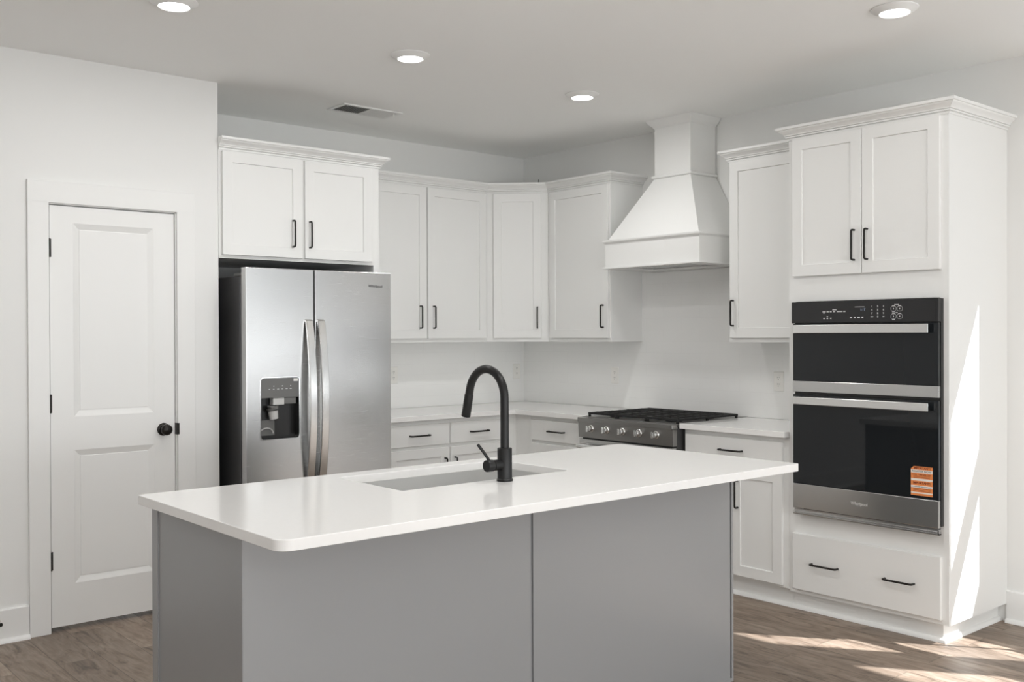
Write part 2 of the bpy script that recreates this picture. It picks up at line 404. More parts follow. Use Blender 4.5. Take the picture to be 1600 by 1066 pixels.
# ------------------------------------------------------------------ pantry door
b = new()
cw = .09
for x0, x1 in ((DX0-cw, DX0+.004), (DX1-.004, DX1+cw)): box(b, x0, x1, YP-.017, YP, 0, DZ+.0, .0015)
box(b, DX0-cw, DX1+cw, YP-.017, YP, DZ-.004, DZ+.098, .0015)
trim = struct('trim_3', b, 'trim')
b = new()
box(b, DX0-.0005, DX0+.009, YP, YP+.12, 0, DZ); box(b, DX1-.009, DX1+.0005, YP, YP+.12, 0, DZ); box(b, DX0, DX1, YP, YP+.12, DZ-.009, DZ+.0005)
box(b, DX0+.009, DX0+.021, YP+.05, YP+.085, 0, DZ-.009); box(b, DX1-.021, DX1-.009, YP+.05, YP+.085, 0, DZ-.009); box(b, DX0+.01, DX1-.01, YP+.05, YP+.085, DZ-.021, DZ-.009)
struct('trim_4', b, 'trim')
dx0, dx1, dz0, dz1 = DX0+.012, DX1-.012, .022, DZ-.013
yd = YP+.004
b = new()
p0, p1 = dx0+.108, dx1-.108
za, zb, zc, zd = .222, .868, 1.03, 1.968
t = .035
box(b, dx0, p0, yd, yd+t, dz0, dz1, .0012); box(b, p1, dx1, yd, yd+t, dz0, dz1, .0012)
box(b, p0-.001, p1+.001, yd, yd+t-.001, dz0+.001, za); box(b, p0-.001, p1+.001, yd, yd+t-.001, zb, zc); box(b, p0-.001, p1+.001, yd, yd+t-.001, zd, dz1-.001)
for q0, q1 in ((za, zb), (zc, zd)):
    rings(b, (p0, yd, q0), X_, Z_, NY, p1-p0, q1-q0, [(0, 0), (.003, -.001), (.028, -.0105), (.031, -.011), (.0318, -.0082), (.034, -.0082)], .03)
door = struct('door_1', b, 'trim')
def hinge(z):
    b = new(); cyl(b, (dx0-.004, yd-.007, z-.045), (dx0-.004, yd-.007, z+.045), .0065, seg=12)
    box(b, dx0-.006, dx0+.007, yd-.003, yd+.001, z-.044, z+.044)
    obj('hinge', b, 'bronze', door, 30, 'dark bronze hinge')
for z in (.343, 1.097, 1.843): hinge(z)
kx, kz = dx1-.06, .941
b = new(); lathe(b, (kx, yd+.001, kz), NY, [(0, .033), (.004, .033), (.007, .030), (.008, .014), (.024, .012), (.030, .018), (.034, .0265), (.042, .0285), (.052, .0275), (.059, .021), (.0625, .010), (.063, 0)], 40)
obj('door_knob', b, 'bronze', door, 50, 'dark bronze round door knob')
b = new(); box(b, DX1-.0105, DX1+.0045, YP-.018, YP+.03, kz-.03, kz+.03, .002); obj('strike_plate', b, 'bronze', door, False, 'dark bronze strike plate')

# door stop on the baseboard
t_ = thing('door_stop', 'black peg door stop on the baseboard at the left edge', 'door stop', (-3.865, YP-.015, .105))
b = new(); lathe(b, (-3.865, YP-.0148, .105), NY, [(0, .014), (.004, .014), (.006, .006), (.062, .006)], 20); obj('rod', b, 'black', t_, 40)
b = new(); lathe(b, (-3.865, YP-.076, .105), NY, [(0, .009), (.012, .0095), (.015, .007)], 20); obj('rubber_tip', b, 'blackp', t_, 40)

# ------------------------------------------------------------------ cabinets
CROWN = [(0, 2.413), (.006, 2.413), (.006, 2.4215), (.0095, 2.4225), (.0095, 2.4235), (.006, 2.4245), (.014, 2.426), (.014, 2.4325), (.010, 2.4335), (.010, 2.4345), (.018, 2.436), (.018, 2.4395), (.0215, 2.4445), (.029, 2.451), (.038, 2.4565), (.0415, 2.461), (.0415, 2.4635), (.050, 2.465), (.050, 2.4785), (0, 2.4785)]
def pull(parent, p, n, along, L=.145):
    """bar pull: p = centre on the door face, n = outward, along = direction"""
    p, n, a = Vector(p), Vector(n), Vector(along); h = L/2; s = .028; r = .010
    pts = [p-a*h, p-a*h+n*(s-r)]
    for k in range(1, 6):
        f = k/5*PI/2; pts.append(p-a*(h-r*(1-math.cos(f)))+n*(s-r+r*math.sin(f)))
    for k in range(0, 5):
        f = PI/2*(1-k/5); pts.append(p+a*(h-r*(1-math.cos(f)))+n*(s-r+r*math.sin(f)))
    pts += [p+a*h+n*(s-r), p+a*h]
    b = new(); tube(b, pts, .0052, 10)
    return obj('handle', b, 'bronze', parent, 50, 'matte black bar handle')
def front(parent, name, O, U, N, w, h, prof=SHAKER, t=.0185):
    b = new(); rings(b, O, U, Z_, N, w, h, prof, t)
    return obj(name, b, 'cab', parent)
G = .0008
# --- above the fridge
c = thing('fridge_cabinet', 'deep white two-door wall cabinet above the refrigerator with side panel to the floor', 'cabinet', (-2.27, -.35, 0))
b = new(); box(b, XP+.001, -1.767, -.71, -.001, 1.835, 2.44, .001); box(b, -1.806, -1.767, -.71, -.001, 0, 1.836)
obj('body', b, 'cab', c)
d = front(c, 'door', (-2.757, -.7105-.0185, 1.853), X_, NY, .471, .552); pull(d, (-2.345, -.729, 1.988), NY, Z_)
d = front(c, 'door', (-2.268, -.7105-.0185, 1.853), X_, NY, .442, .552); pull(d, (-2.241, -.729, 1.988), NY, Z_)
b = new(); sweep(b, [(XP+.001, -.71), (-1.767, -.71), (-1.767, -.359)], CROWN); obj('crown', b, 'cab', c, 20)
# --- wall A double
ZB, ZT = 1.372, 2.44; DB, DH = 1.397, 1.010
c = thing('wall_cabinet', 'tall white two-door wall cabinet between the fridge cabinet and the corner cabinet', 'cabinet', (-1.19, -.15, ZB))
b = new(); box(b, -1.766, -.611, -.305, -.001, ZB, ZT, .001); obj('body', b, 'cab', c)
d = front(c, 'door', (-1.640, -.3055-.0185, DB), X_, NY, .499, DH); pull(d, (-1.197, -.324, 1.54), NY, Z_)
d = front(c, 'door', (-1.130, -.3055-.0185, DB), X_, NY, .499, DH); pull(d, (-1.088, -.324, 1.54), NY, Z_)
k8 = math.tan(PI/8)
b = new(); sweep(b, [(-1.766, -.305), (-.6105, -.305)], CROWN, ends=(None, (-k8, -1))); obj('crown', b, 'cab', c, 20)
# --- diagonal corner
c = thing('corner_cabinet', 'white diagonal corner wall cabinet with one narrow door', 'cabinet', (-.3, -.3, ZB))
b = new(); plate(b, [(-.6102, -.001), (-.6102, -.305), (-.305, -.6102), (-.001, -.6102), (-.001, -.001)], [], X_, Y_, (0, 0, ZT), Z_, ZT-ZB); obj('body', b, 'cab', c)
dg = Vector((1, -1, 0)).normalized(); ng = Vector((-1, -1, 0)).normalized(); A0 = Vector((-.61, -.305, 0))
d = front(c, 'door', A0+dg*.048+ng*.019+Vector((0, 0, DB)), dg, ng, .336, DH); pull(d, A0+dg*(.048+.336-.028)+ng*.019+Vector((0, 0, 1.54)), ng, Z_)
b = new(); sweep(b, [(-.6105, -.305), (-.305, -.6105)], CROWN, ends=((-k8, -1), (-1, -k8))); obj('crown', b, 'cab', c, 20)
# --- wall B left
c = thing('wall_cabinet', 'white single-door wall cabinet left of the range hood', 'cabinet', (-.15, -.91, ZB))
b = new(); box(b, -.305, -.001, -1.2165, -.611, ZB, ZT, .001); obj('body', b, 'cab', c)
d = front(c, 'door', (-.3055-.0185, -.640, DB), NY, NX, .564, DH); pull(d, (-.324, -1.163, 1.54), NX, Z_)
b = new(); sweep(b, [(-.305, -.6105), (-.305, -1.2165), (-.001, -1.2165)], CROWN, ends=((-1, -k8), None)); obj('crown', b, 'cab', c, 20)
# --- wall B right
c = thing('wall_cabinet', 'white single-door wall cabinet between the range hood and the oven cabinet', 'cabinet', (-.15, -2.47, ZB))
b = new(); box(b, -.305, -.001, -2.769, -2.167, ZB, ZT, .001); obj('body', b, 'cab', c)
d = front(c, 'door', (-.3055-.0185, -2.181, DB), NY, NX, .570, DH+.004); pull(d, (-.324, -2.208, 1.54), NX, Z_)
b = new(); sweep(b, [(-.001, -2.167), (-.305, -2.167), (-.305, -2.769)], CROWN); obj('crown', b, 'cab', c, 20)
# --- oven cabinet
OY0, OY1, OX = -3.610, -2.770, -.600
c = thing('oven_cabinet', 'tall white cabinet with built-in oven, two upper doors and one bottom drawer', 'cabinet', (-.3, -3.19, 0))
b = new()
box(b, OX, -.001, OY0, OY0+.020, .09, 2.44); box(b, OX, -.001, OY1-.020, OY1, .09, 2.44)
box(b, OX, -.001, OY0+.020, OY1-.020, 1.583, 2.44); box(b, OX, -.001, OY0+.020, OY1-.020, .09, .499)
box(b, OX, OX+.02, OY0+.02, OY0+.04, .499, 1.583); box(b, OX, OX+.02, OY1-.04, OY1-.02, .499, 1.583)
box(b, -.02, -.001, OY0+.02, OY1-.02, .499, 1.583)
obj('body', b, 'cab', c)
b = new(); box(b, -.565, -.001, OY0+.045, OY1, 0, .09)
sweep(b, [(-.565, OY1), (-.565, OY0+.045), (-.001, OY0+.045)], [(0, 0), (.019, 0), (.018, .008), (.013, .015), (.006, .019), (0, .020)])
obj('toe_kick', b, 'cab', c, 30)
d = front(c, 'door', (OX-.019, -2.800, 1.711), NY, NX, .386, .700); pull(d, (OX-.019, -3.150, 1.850), NX, Z_)
d = front(c, 'door', (OX-.019, -3.190, 1.711), NY, NX, .386, .700); pull(d, (OX-.019, -3.219, 1.850), NX, Z_)
d = front(c, 'drawer', (OX-.019, -2.798, .113), NY, NX, .780, .286, SLAB)
pull(d, (OX-.019, -2.985, .256), NX, Y_); pull(d, (OX-.019, -3.380, .256), NX, Y_)
b = new(); sweep(b, [(-.359, OY1), (OX, OY1), (OX, OY0), (-.001, OY0)], CROWN); obj('crown', b, 'cab', c, 20)

# --- base cabinets
def toe(parent, path, name='toe_kick', side=1):
    b = new(); sweep(b, path, [(-.03, 0), (.019, 0), (.018, .008), (.013, .015), (.006, .019), (0, .020), (0, .0995), (-.03, .0995)], side); return obj(name, b, 'cab', parent, 30)
CB = .8835
c = thing('base_cabinet', 'white base cabinet with two drawers over two doors, right of the refrigerator', 'cabinet', (-1.2, -.3, 0))
b = new(); box(b, -1.766, -.661, -.6, -.001, .10, CB, .001); obj('body', b, 'cab', c)
toe(c, [(-1.766, -.565), (-.661, -.565)])
for x0, w_ in ((-1.644, .457), (-1.166, .457)):
    d = front(c, 'drawer', (x0, -.619, .722), X_, NY, w_, .135, SLAB); pull(d, (x0+w_/2, -.619, .789), NY, X_)
d = front(c, 'door', (-1.644, -.619, .115), X_, NY, .457, .585); pull(d, (-1.216, -.619, .56), NY, Z_)
d = front(c, 'door', (-1.166, -.619, .115), X_, NY, .457, .585); pull(d, (-1.137, -.619, .56), NY, Z_)
c = thing('base_cabinet', 'blind white corner base cabinet under the counter in the room corner', 'cabinet', (-.3, -.33, 0))
b = new(); plate(b, [(-.660, -.001), (-.660, -.60), (-.6, -.6), (-.6, -.7595), (-.001, -.7595), (-.001, -.001)], [], X_, Y_, (0, 0, CB), Z_, CB-.1); obj('body', b, 'cab', c)
b = new(); box(b, -.66, -.53, -.535, -.30, 0, .0995); box(b, -.565, -.53, -.7595, -.535, 0, .0995); obj('toe_kick', b, 'cab', c)
c = thing('base_cabinet', 'white base cabinet with one drawer over a door, left of the range', 'cabinet', (-.3, -1.03, 0))
b = new(); box(b, -.6, -.001, -1.298, -.7605, .10, CB, .001); obj('body', b, 'cab', c)
toe(c, [(-.565, -.7605), (-.565, -1.298)])
d = front(c, 'drawer', (-.619, -.774, .722), NY, NX, .510, .135, SLAB); pull(d, (-.619, -1.029, .789), NX, Y_)
d = front(c, 'door', (-.619, -.774, .115), NY, NX, .510, .585); pull(d, (-.619, -1.25, .56), NX, Z_)
c = thing('base_cabinet', 'white base cabinet with one wide drawer over two doors, between range and oven', 'cabinet', (-.3, -2.42, 0))
b = new(); box(b, -.6, -.001, -2.769, -2.078, .10, CB, .001); obj('body', b, 'cab', c)
toe(c, [(-.565, -2.078), (-.565, -2.769)])
d = front(c, 'drawer', (-.619, -2.094, .722), NY, NX, .640, .135, SLAB); pull(d, (-.619, -2.414, .789), NX, Y_)
d = front(c, 'door', (-.619, -2.094, .115), NY, NX, .313, .585); pull(d, (-.619, -2.38, .555), NX, Z_)
d = front(c, 'door', (-.619, -2.414, .115), NY, NX, .320, .585); pull(d, (-.619, -2.456, .555), NX, Z_)

# --- worktops
def tagged(o, label, cat, group=None):
    o['label'] = label; o['category'] = cat
    if group: o['group'] = group
    return o
b = new(); plate(b, [(-1.7655, -.0062), (-1.7655, -.645), (-.645, -.645), (-.645, -1.299), (-.0062, -1.299), (-.0062, -.0062)], [], X_, Y_, (0, 0, .914), Z_, .030, .0015)
tagged(obj('countertop', b, 'quartz'), 'white quartz L-shaped countertop along the back corner left of the range', 'countertop')
b = new(); plate(b, [(-.0062, -2.0735), (-.645, -2.0735), (-.645, -2.7685), (-.0062, -2.7685)], [], X_, Y_, (0, 0, .914), Z_, .030, .0015)
tagged(obj('countertop', b, 'quartz'), 'short white quartz countertop between the range and the tall oven cabinet', 'countertop')

# ------------------------------------------------------------------ outlets
def outlet(c, U, N, label):
    c = Vector(c); t_ = thing('wall_outlet', label, 'outlet', c, 'outlets in the tile backsplash')
    b = new(); rings(b, c-U*.035-Z_*.0575+N*.005, U, Z_, N, .07, .115, [(0, -.003), (.003, 0)], .0045); obj('cover_plate', b, 'outlet', t_)
    for dz in (-.0195, .0195):
        b = new(); rings(b, c-U*.0165+Z_*(dz-.0135)+N*.0062, U, Z_, N, .033, .027, [(0, -.0008), (.0008, 0)], .003)
        rec = obj('socket', b, 'outlet', t_)
        b = new()
        for du, hh in ((-.0055, .008), (.0055, .0065)):
            rings(b, c+U*(du-.001)+Z_*(dz+.004-hh/2)+N*.0066, U, Z_, N, .002, hh, [(0, 0)], .0006)
        cyl(b, c+Z_*(dz-.008)+N*.006, c+Z_*(dz-.008)+N*.0066, .0024, seg=10)
        obj('slots', b, 'darkink', rec, False, 'dark plug slots')
outlet((-1.199, -.006, 1.145), X_, NY, 'white duplex outlet on the back tile beside the refrigerator edge')
outlet((-.084, -.006, 1.145), X_, NY, 'white duplex outlet on the back tile near the room corner')
outlet((-.006, -.964, 1.138), NY, NX, 'white duplex outlet on the right wall tile left of the range')
outlet((-.006, -2.296, 1.138), NY, NX, 'white duplex outlet on the tile between range and oven cabinet')

# ------------------------------------------------------------------ range hood
HC = -1.691
c = thing('range_hood', 'white tapered wood range hood with chimney up to the ceiling', 'range hood', (-.2, HC, 1.82))
def ybox(b, x, hw, z0, z1, bev=.001): box(b, x, -.0065, HC-hw, HC+hw, z0, z1, bev)
b = new()
xf, hw = -.458, .379
box(b, xf, xf+.02, HC-hw, HC+hw, 1.846, 1.995); box(b, xf+.02, -.0065, HC-hw, HC-hw+.02, 1.846, 1.995); box(b, xf+.02, -.0065, HC+hw-.02, HC+hw, 1.846, 1.995)
obj('apron', b, 'cab', c)
b = new(); plate(b, [(-.0065, HC-hw-.016), (-.0065, HC+hw+.016), (xf-.016, HC+hw+.016), (xf-.016, HC-hw-.016)], [[(-.10, HC-.29), (-.10, HC+.29), (-.425, HC+.29), (-.425, HC-.29)]], X_, Y_, (0, 0, 1.846), Z_, .012, .002); obj('bottom_trim', b, 'cab', c)
b = new(); box(b, -.43, -.095, HC-.295, HC+.295, 1.8465, 1.86); ins = obj('filter_insert', b, 'steel', c, False, 'stainless steel fan insert')
b = new(); box(b, -.41, -.385, HC-.10, HC+.12, 1.8435, 1.8467); cyl(b, (-.398, HC-.03, 1.8435), (-.398, HC-.03, 1.838), .005, seg=10); cyl(b, (-.398, HC+.05, 1.8435), (-.398, HC+.05, 1.838), .005, seg=10)
obj('control_strip', b, 'blackp', ins, False, 'black control strip')
b = new(); sweep(b, [(-.0065, HC+hw), (xf, HC+hw), (xf, HC-hw), (-.0065, HC-hw)][::-1], [(-.02, 1.995), (.003, 1.995), (.006, 1.999), (.014, 2.004), (.016, 2.008), (.016, 2.016), (-.04, 2.018)], side=-1); obj('top_trim', b, 'cab', c, 30)
b = new()
lo = [(-.0065, HC-hw+.014), (xf+.012, HC-hw+.014), (xf+.012, HC+hw-.014), (-.0065, HC+hw-.014)]
hi = [(-.0065, HC-.146), (-.252, HC-.146), (-.252, HC+.146), (-.0065, HC+.146)]
va = [b.verts.new((x, y, 2.0165)) for x, y in lo]; vb = [b.verts.new((x, y, 2.398)) for x, y in hi]
b.faces.new(va); b.faces.new(vb)
for k in range(4): b.faces.new((va[k], va[(k+1) % 4], vb[(k+1) % 4], vb[k]))
bmesh.ops.recalc_face_normals(b, faces=b.faces[:]); obj('canopy', b, 'cab', c)
b = new(); sweep(b, [(-.0065, HC-.146), (-.252, HC-.146), (-.252, HC+.146), (-.0065, HC+.146)], [(-.02, 2.3985), (.006, 2.3985), (.012, 2.403), (.014, 2.409), (.012, 2.415), (.004, 2.418), (-.02, 2.418)], side=-1); obj('collar_trim', b, 'cab', c, 30)
b = new(); box(b, -.250, -.0065, HC-.144, HC+.144, 2.4185, CZ-.001); obj('chimney', b, 'cab', c)
b = new(); sweep(b, [(-.0065, HC-.144), (-.250, HC-.144), (-.250, HC+.144), (-.0065, HC+.144)], [(.0005, CZ-.052), (.004, CZ-.052), (.006, CZ-.044), (.016, CZ-.036), (.03, CZ-.022), (.038, CZ-.008), (.042, CZ-.001), (.0005, CZ-.001)], side=-1); obj('crown', b, 'cab', c, 20)

# ------------------------------------------------------------------ refrigerator
FX0, FX1, FS, FY, FB = -2.714, -1.815, -2.312, -.905, -.850
c = thing('refrigerator', 'stainless steel side-by-side refrigerator with ice and water dispenser', 'refrigerator', (-2.27, -.45, 0))
b = new(); box(b, FX0+.002, FX1-.002, FB+.016, -.06, .03, 1.735, .004); obj('case', b, 'case', c, False, 'dark grey painted case')
b = new(); box(b, FX0+.01, FX1-.01, FB+.002, FB+.02, .05, 1.73); obj('gasket', b, 'blackp', c, False, 'black door gasket')
b = new(); box(b, FX0+.01, FX1-.01, FB+.03, -.1, 0, .05); obj('base_grille', b, 'blackp', c)
# dispenser geometry
PX0, PX1, PZ0, PZ1 = -2.633, -2.406, .867, 1.196
b = new()
plate(b, [(FX0, .06), (FS-.0045, .06), (FS-.0045, 1.778), (FX0, 1.778)], [rrect(PX1-PX0, PZ1-PZ0, .018, PX0, PZ0)], X_, Z_, (0, FY, 0), NY, FY*-1+FB, .003)
ld = obj('freezer_door', b, 'steel_door', c, False)
b = new(); box(b, FS+.0045, FX1, FY, FB, .06, 1.778, .002); rd = obj('fridge_door', b, 'steel_door', c)
b = new(); box(b, FX0+.004, FX0+.09, FB-.03, FB+.10, 1.7355, 1.752, .004); obj('hinge_cover', b, 'greyp', c)
b = new(); box(b, FX1-.09, FX1-.004, FB-.0+.001, FB+.10, 1.7355, 1.752, .004); obj('hinge_cover', b, 'greyp', c)
def fhandle(x, door_):
    b = new(); z0, z1 = .60, 1.506; pts = []
    pts.append((x, FY-.0005, z1-.004)); 
    for k in range(25):
        f = k/24; z = z1-.010-(z1-z0-.02)*f
        pts.append((x, FY-.012-.044*math.sin(PI*f)**.85, z))
    pts.append((x, FY-.0005, z0+.004))
    tube(b, pts, 0, flat=(X_, .0215, .0065)); obj('handle', b, 'chrome_soft', door_, 40, 'bowed bright steel handle')
M['chrome_soft'] = brushed('satin_steel', (.80, .80, .79), .2, (40, 40, .4), .03)
fhandle(-2.350, ld); fhandle(-2.276, rd)
b = new(); box(b, FS-.0044, FS+.0044, FY+.003, FB+.004, .06, 1.7765); obj('door_gap_shade', b, 'blackp', c, False, 'black strip for the shade between the doors')  # black strip filling the door gap, its shade put in as colour
# dispenser
U2 = X_
b = new(); plate(b, rrect(PX1-PX0+.008, PZ1-PZ0+.008, .021, PX0-.004, PZ0-.004), [rrect(PX1-PX0-.004, PZ1-PZ0-.004, .016, PX0+.002, PZ0+.002)], X_, Z_, (0, FY-.0025, 0), NY, .006, .001)
dsp = obj('dispenser_frame', b, 'chrome', ld, False, 'chrome dispenser surround')
b = new(); plate(b, rrect(PX1-PX0-.004, PZ1-PZ0-.004, .016, PX0+.002, PZ0+.002), [], X_, Z_, (0, FB-.004, 0), NY, .003)
box(b, PX0+.001, PX0+.003, FB-.007, FY+.001, PZ0+.016, PZ1-.016); box(b, PX1-.003, PX1-.001, FB-.007, FY+.001, PZ0+.016, PZ1-.016)
box(b, PX0+.016, PX1-.016, FB-.007, FY+.001, PZ0+.001, PZ0+.003)
obj('dispenser_recess', b, 'blackp', ld, False, 'black dispenser recess')
b = new(); plate(b, [(p[0], p[1]) for p in rounded([Vector((PX0+.0035, 1.089)), Vector((PX1-.0035, 1.089)), Vector((PX1-.0035, PZ1-.0035)), Vector((PX0+.0035, PZ1-.0035))], [0, 0, .014, .014], 5)], [], X_, Z_, (0, FY-.001, 0), NY, .02, .001)
pnl = obj('control_panel', b, 'greyp', ld, False, 'dark grey control panel')
b = new()
for k, x in enumerate((-2.583, -2.558, -2.532, -2.508, -2.482, -2.458)):
    box(b, x-.004-.002*(k in (2, 4, 5)), x+.004+.002*(k in (2, 4, 5)), FY-.0016, FY-.001, 1.1335, 1.1365)
for x in (-2.557, -2.507, -2.458): cyl(b, (x, FY-.001, 1.151), (x, FY-.0016, 1.151), .003, seg=10)
obj('icons', b, 'ink', pnl, False, 'white printed icons')
b = new(); box(b, -2.441, -2.414, FY-.0016, FY-.001, 1.1745, 1.1895); obj('tag', b, 'outlet', pnl, False, 'small white tag')
b = new(); box(b, -2.558, -2.493, FY+.0045, FB-.008, 1.050, 1.0885, .002); obj('ice_chute', b, 'lightp', ld, False, 'light grey chute')
b = new(); box(b, -2.492, -2.424, FY+.0045, FB-.008, 1.054, 1.0885, .002); obj('water_outlet', b, 'greyp', ld, False, 'dark grey outlet block')
b = new(); cyl(b, (-2.553, FB-.030, 1.046), (-2.553, FB-.030, 1.038), .026, .030, 24)
cyl(b, (-2.553, FB-.028, 1.038), (-2.548, FB-.030, 1.022), .034, .030, 24); obj('ice_nozzle', b, 'greyp', ld, 40)
b = new(); cyl(b, (-2.549, FB-.0275, 1.020), (-2.543, FB-.0275, .975), .0265, .0235, 24); obj('lever', b, 'lightp', ld, 40, 'light grey ice lever')
b = new(); box(b, PX0+.0035, -2.53, FB-.0085, FB-.0075, .886, .968); obj('lever_plate', b, 'greyp', ld, False, 'grey back plate')
b = new(); tube(b, [(-2.580+.04*math.cos(PI*k/14), FB-.012-.004*math.sin(PI*k/14), .896+.03*math.sin(PI*k/14)) for k in range(15)], .0035, 8); obj('reflection_arc', b, 'lightp', ld, 50, 'light grey arc of a reflection')  # arc taken as a reflection in the recess, modelled as a light tube
def brand(parent, O, U, N, size, m):
    b = new(); text(b, 'Whirlpool', size, O, U, Z_, N, sx=1.0, bold=size*.02)
    O = Vector(O); U = Vector(U); N = Vector(N)
    pts = []
    for k in range(40):
        a = -2.6+k/39*5.1
        pts.append(O+U*(size*.95*math.cos(a)*.85+size*.02)+Z_*(size*.36*math.sin(a)-size*.16+size*.25*math.cos(a)*.4)+N*.0006)
    tube(b, pts, size*.012, 5)
    obj('brand_lettering', b, m, parent, False, 'Whirlpool lettering' if False else 'small brand lettering')
brand(rd, (-1.918, FY, 1.700), X_, NY, .0225, 'darkink')

# ------------------------------------------------------------------ range
RY0, RY1, RC = -2.066, -1.303, -1.6845
c = thing('gas_range', 'stainless steel slide-in gas range with black grates and five knobs', 'range', (-.35, RC, 0))
b = new(); box(b, -.655, -.02, RY0+.003, RY1-.003, .02, .895); obj('body', b, 'case', c)
b = new(); box(b, -.700, -.647, RY0, RY1, .880, .9065, .003); box(b, -.66, -.012, RY0, RY1, .893, .9085, .002); obj('cooktop', b, 'steel_dark', c, False, 'stainless steel cooktop')
b = new(); plate(b, [(-.690, .784), (-.655, .784), (-.655, .8795), (-.694, .8795)], [], X_, Z_, (0, RY0+.001, 0), NY, RY1-RY0-.002, 0)
pn = obj('control_panel', b, 'steel_dark', c)
for k in range(5):
    y = RC+.004+(2-k)*.1315; O = Vector((-.691, y, .843))
    b = new(); lathe(b, O, NX, [(0, .0245), (.006, .0245), (.010, .0225), (.012, .0195), (.030, .0185), (.032, .017)], 28)
    kb = obj('knob', b, 'chrome_soft', pn, 40, 'satin steel knob')
    b = new(); box(b, O.x-.044, O.x-.029, y-.0065, y+.0065, .843-.0185, .843+.0185, .002); obj('grip', b, 'chrome_soft', kb)
b = new(); box(b, -.688, -.656, RY0+.003, RY1-.003, .20, .774, .003); od = obj('oven_door', b, 'steel', c)
b = new(); box(b, -.6895, -.6875, RY0+.09, RY1-.09, .30, .66); obj('window', b, 'glass', od, False, 'black glass window')
b = new(); tube(b, [(-.735, RY0+.035, .735), (-.735, RY1-.035, .735)], .013, 16)
for y in (RY0+.055, RY1-.055): box(b, -.735, -.687, y-.012, y+.012, .724, .746, .002)
obj('handle', b, 'chrome_soft', od, 40, 'bright steel bar handle')
b = new(); box(b, -.688, -.656, RY0+.003, RY1-.003, .03, .192, .003); obj('storage_drawer', b, 'steel_dark', c)
for y, dy in ((-1.46, 0), (-1.91, 0)):
    for x in (-.50, -.20):
        b = new(); lathe(b, (x, y, .908), Z_, [(0, .05), (.006, .048), (.006, .036), (.012, .035), (.014, .028)], 24); obj('burner', b, 'iron', c, 40, 'black burner cap')
b = new(); lathe(b, (-.35, RC, .908), Z_, [(0, .055), (.006, .053), (.006, .04), (.012, .039), (.014, .03)], 24); obj('burner', b, 'iron', c, 40, 'black burner cap')
for k in range(3):
    g0 = RY1-.022-k*.2405; g1 = g0-.2385; b = new(); gz0, gz1 = .9225, .9345
    for y in (g0-.006, g1+.006): box(b, -.628, -.065, y-.006, y+.006, gz0, gz1, .001)
    for i in range(9):
        x = -.622+i*.0689; box(b, x-.005, x+.005, g1+.001, g0-.001, gz0, gz1+.001, .001)
    box(b, -.628, -.065, (g0+g1)/2-.005, (g0+g1)/2+.005, gz0, gz1, .001)
    for x in (-.62, -.35, -.073):
        for y in (g0-.007, g1+.007): box(b, x-.006, x+.006, y-.006, y+.006, .9083, gz0+.002)
    obj('grate', b, 'iron', c, False, 'black cast iron grate')

# ------------------------------------------------------------------ wall oven
c = thing('wall_oven', 'black glass and stainless microwave and wall oven combination built into the cabinet', 'oven', (-.3, -3.19, .5))
a0, a1 = -3.586, -2.820     # front edges of the oven in y
XF = -.645
b = new(); box(b, -.598, -.06, a0+.030, a1-.030, .5005, 1.5765); obj('case', b, 'case', c)
b = new(); box(b, -.625, -.6005, a0, a1, .540, 1.578, .001); obj('trim_frame', b, 'blackp', c, False, 'black trim frame')
b = new(); box(b, -.652, -.6255, a0, a1+.002, 1.472, 1.579, .0015); box(b, -.6535, -.652, a0+.012, a1-.012, 1.474, 1.568)
cp = obj('control_panel', b, 'glass_soft', c, False, 'black glass control panel') if 'glass_soft' in M else None
if cp is None:
    M['glass_soft'] = mat('black_control_glass', (.022, .022, .023), .16, 0, .4)
    cp = obj('control_panel', b, 'glass_soft', c, False, 'black glass control panel')
# panel print: measured marks along y
def yp(u): return a1-(u-1239.)/(1466.-1239.)*(a1-a0)-.004      # image-free helper: fraction across the panel
xs = -.6536
KP = {}
def kp(n): KP.setdefault(n, new()); return KP[n]
cur = ['mode_print']
def bar(y, z, w, h, n=None):
    box(kp(n or cur[0]), xs-.0004, xs, y-w/2, y+w/2, z-h/2, z+h/2)
for u, w_ in ((1293, .018), (1299, .011), (1304, .010), (1309.5, .011), (1316, .014), (1320.5, .015), (1326, .012)): bar(yp(u), 1.527, w_, .0045)
cur[0] = 'mode_label'; bar(yp(1293), 1.521, .010, .003); bar(yp(1310), 1.536, .022, .0045)
cur[0] = 'option_print'
for u in (1293, 1298.5, 1304): bar(yp(u), 1.494, .008, .005)
bar(yp(1298.5), 1.503, .008, .004)
cur[0] = 'timer_print'
for u, w_ in ((1336.5, .009), (1342.5, .009), (1348.5, .014), (1354.5, .009)): bar(yp(u), 1.4965, w_, .006)
cur[0] = 'display_label'; bar(yp(1350), 1.547, .05, .002); cur[0] = 'number_keys'
for r_, row in enumerate(('123', '456', '789', '*0#')):
    for k, ch in enumerate(row):
        if ch == '*': bar(yp(1369), 1.4985, .013, .004); continue
        if ch == '#': bar(yp(1386.5), 1.4985, .009, .004); continue
        text(kp('number_keys'), ch, .0115, (xs, yp(1369+k*8.75), 1.5475-r_*.0165), NY, Z_, NX, bold=.0003)
def ringkey(y, z):
    pts = [(xs-.0003, y+p[0], z+p[1]) for p in rrect(.026, .022, .008, -.013, -.011, 4)]; pts.append(pts[0]); cur[0] = 'round_key%d' % len(KP); tube(kp(cur[0]), pts, .0006, 5)
    bar(y, z, .004, .006); bar(y, z+.014, .014, .003)
for u in (1401.5, 1410.5):
    for z in (1.5345, 1.4985): ringkey(yp(u), z)
cur[0] = 'key_label'
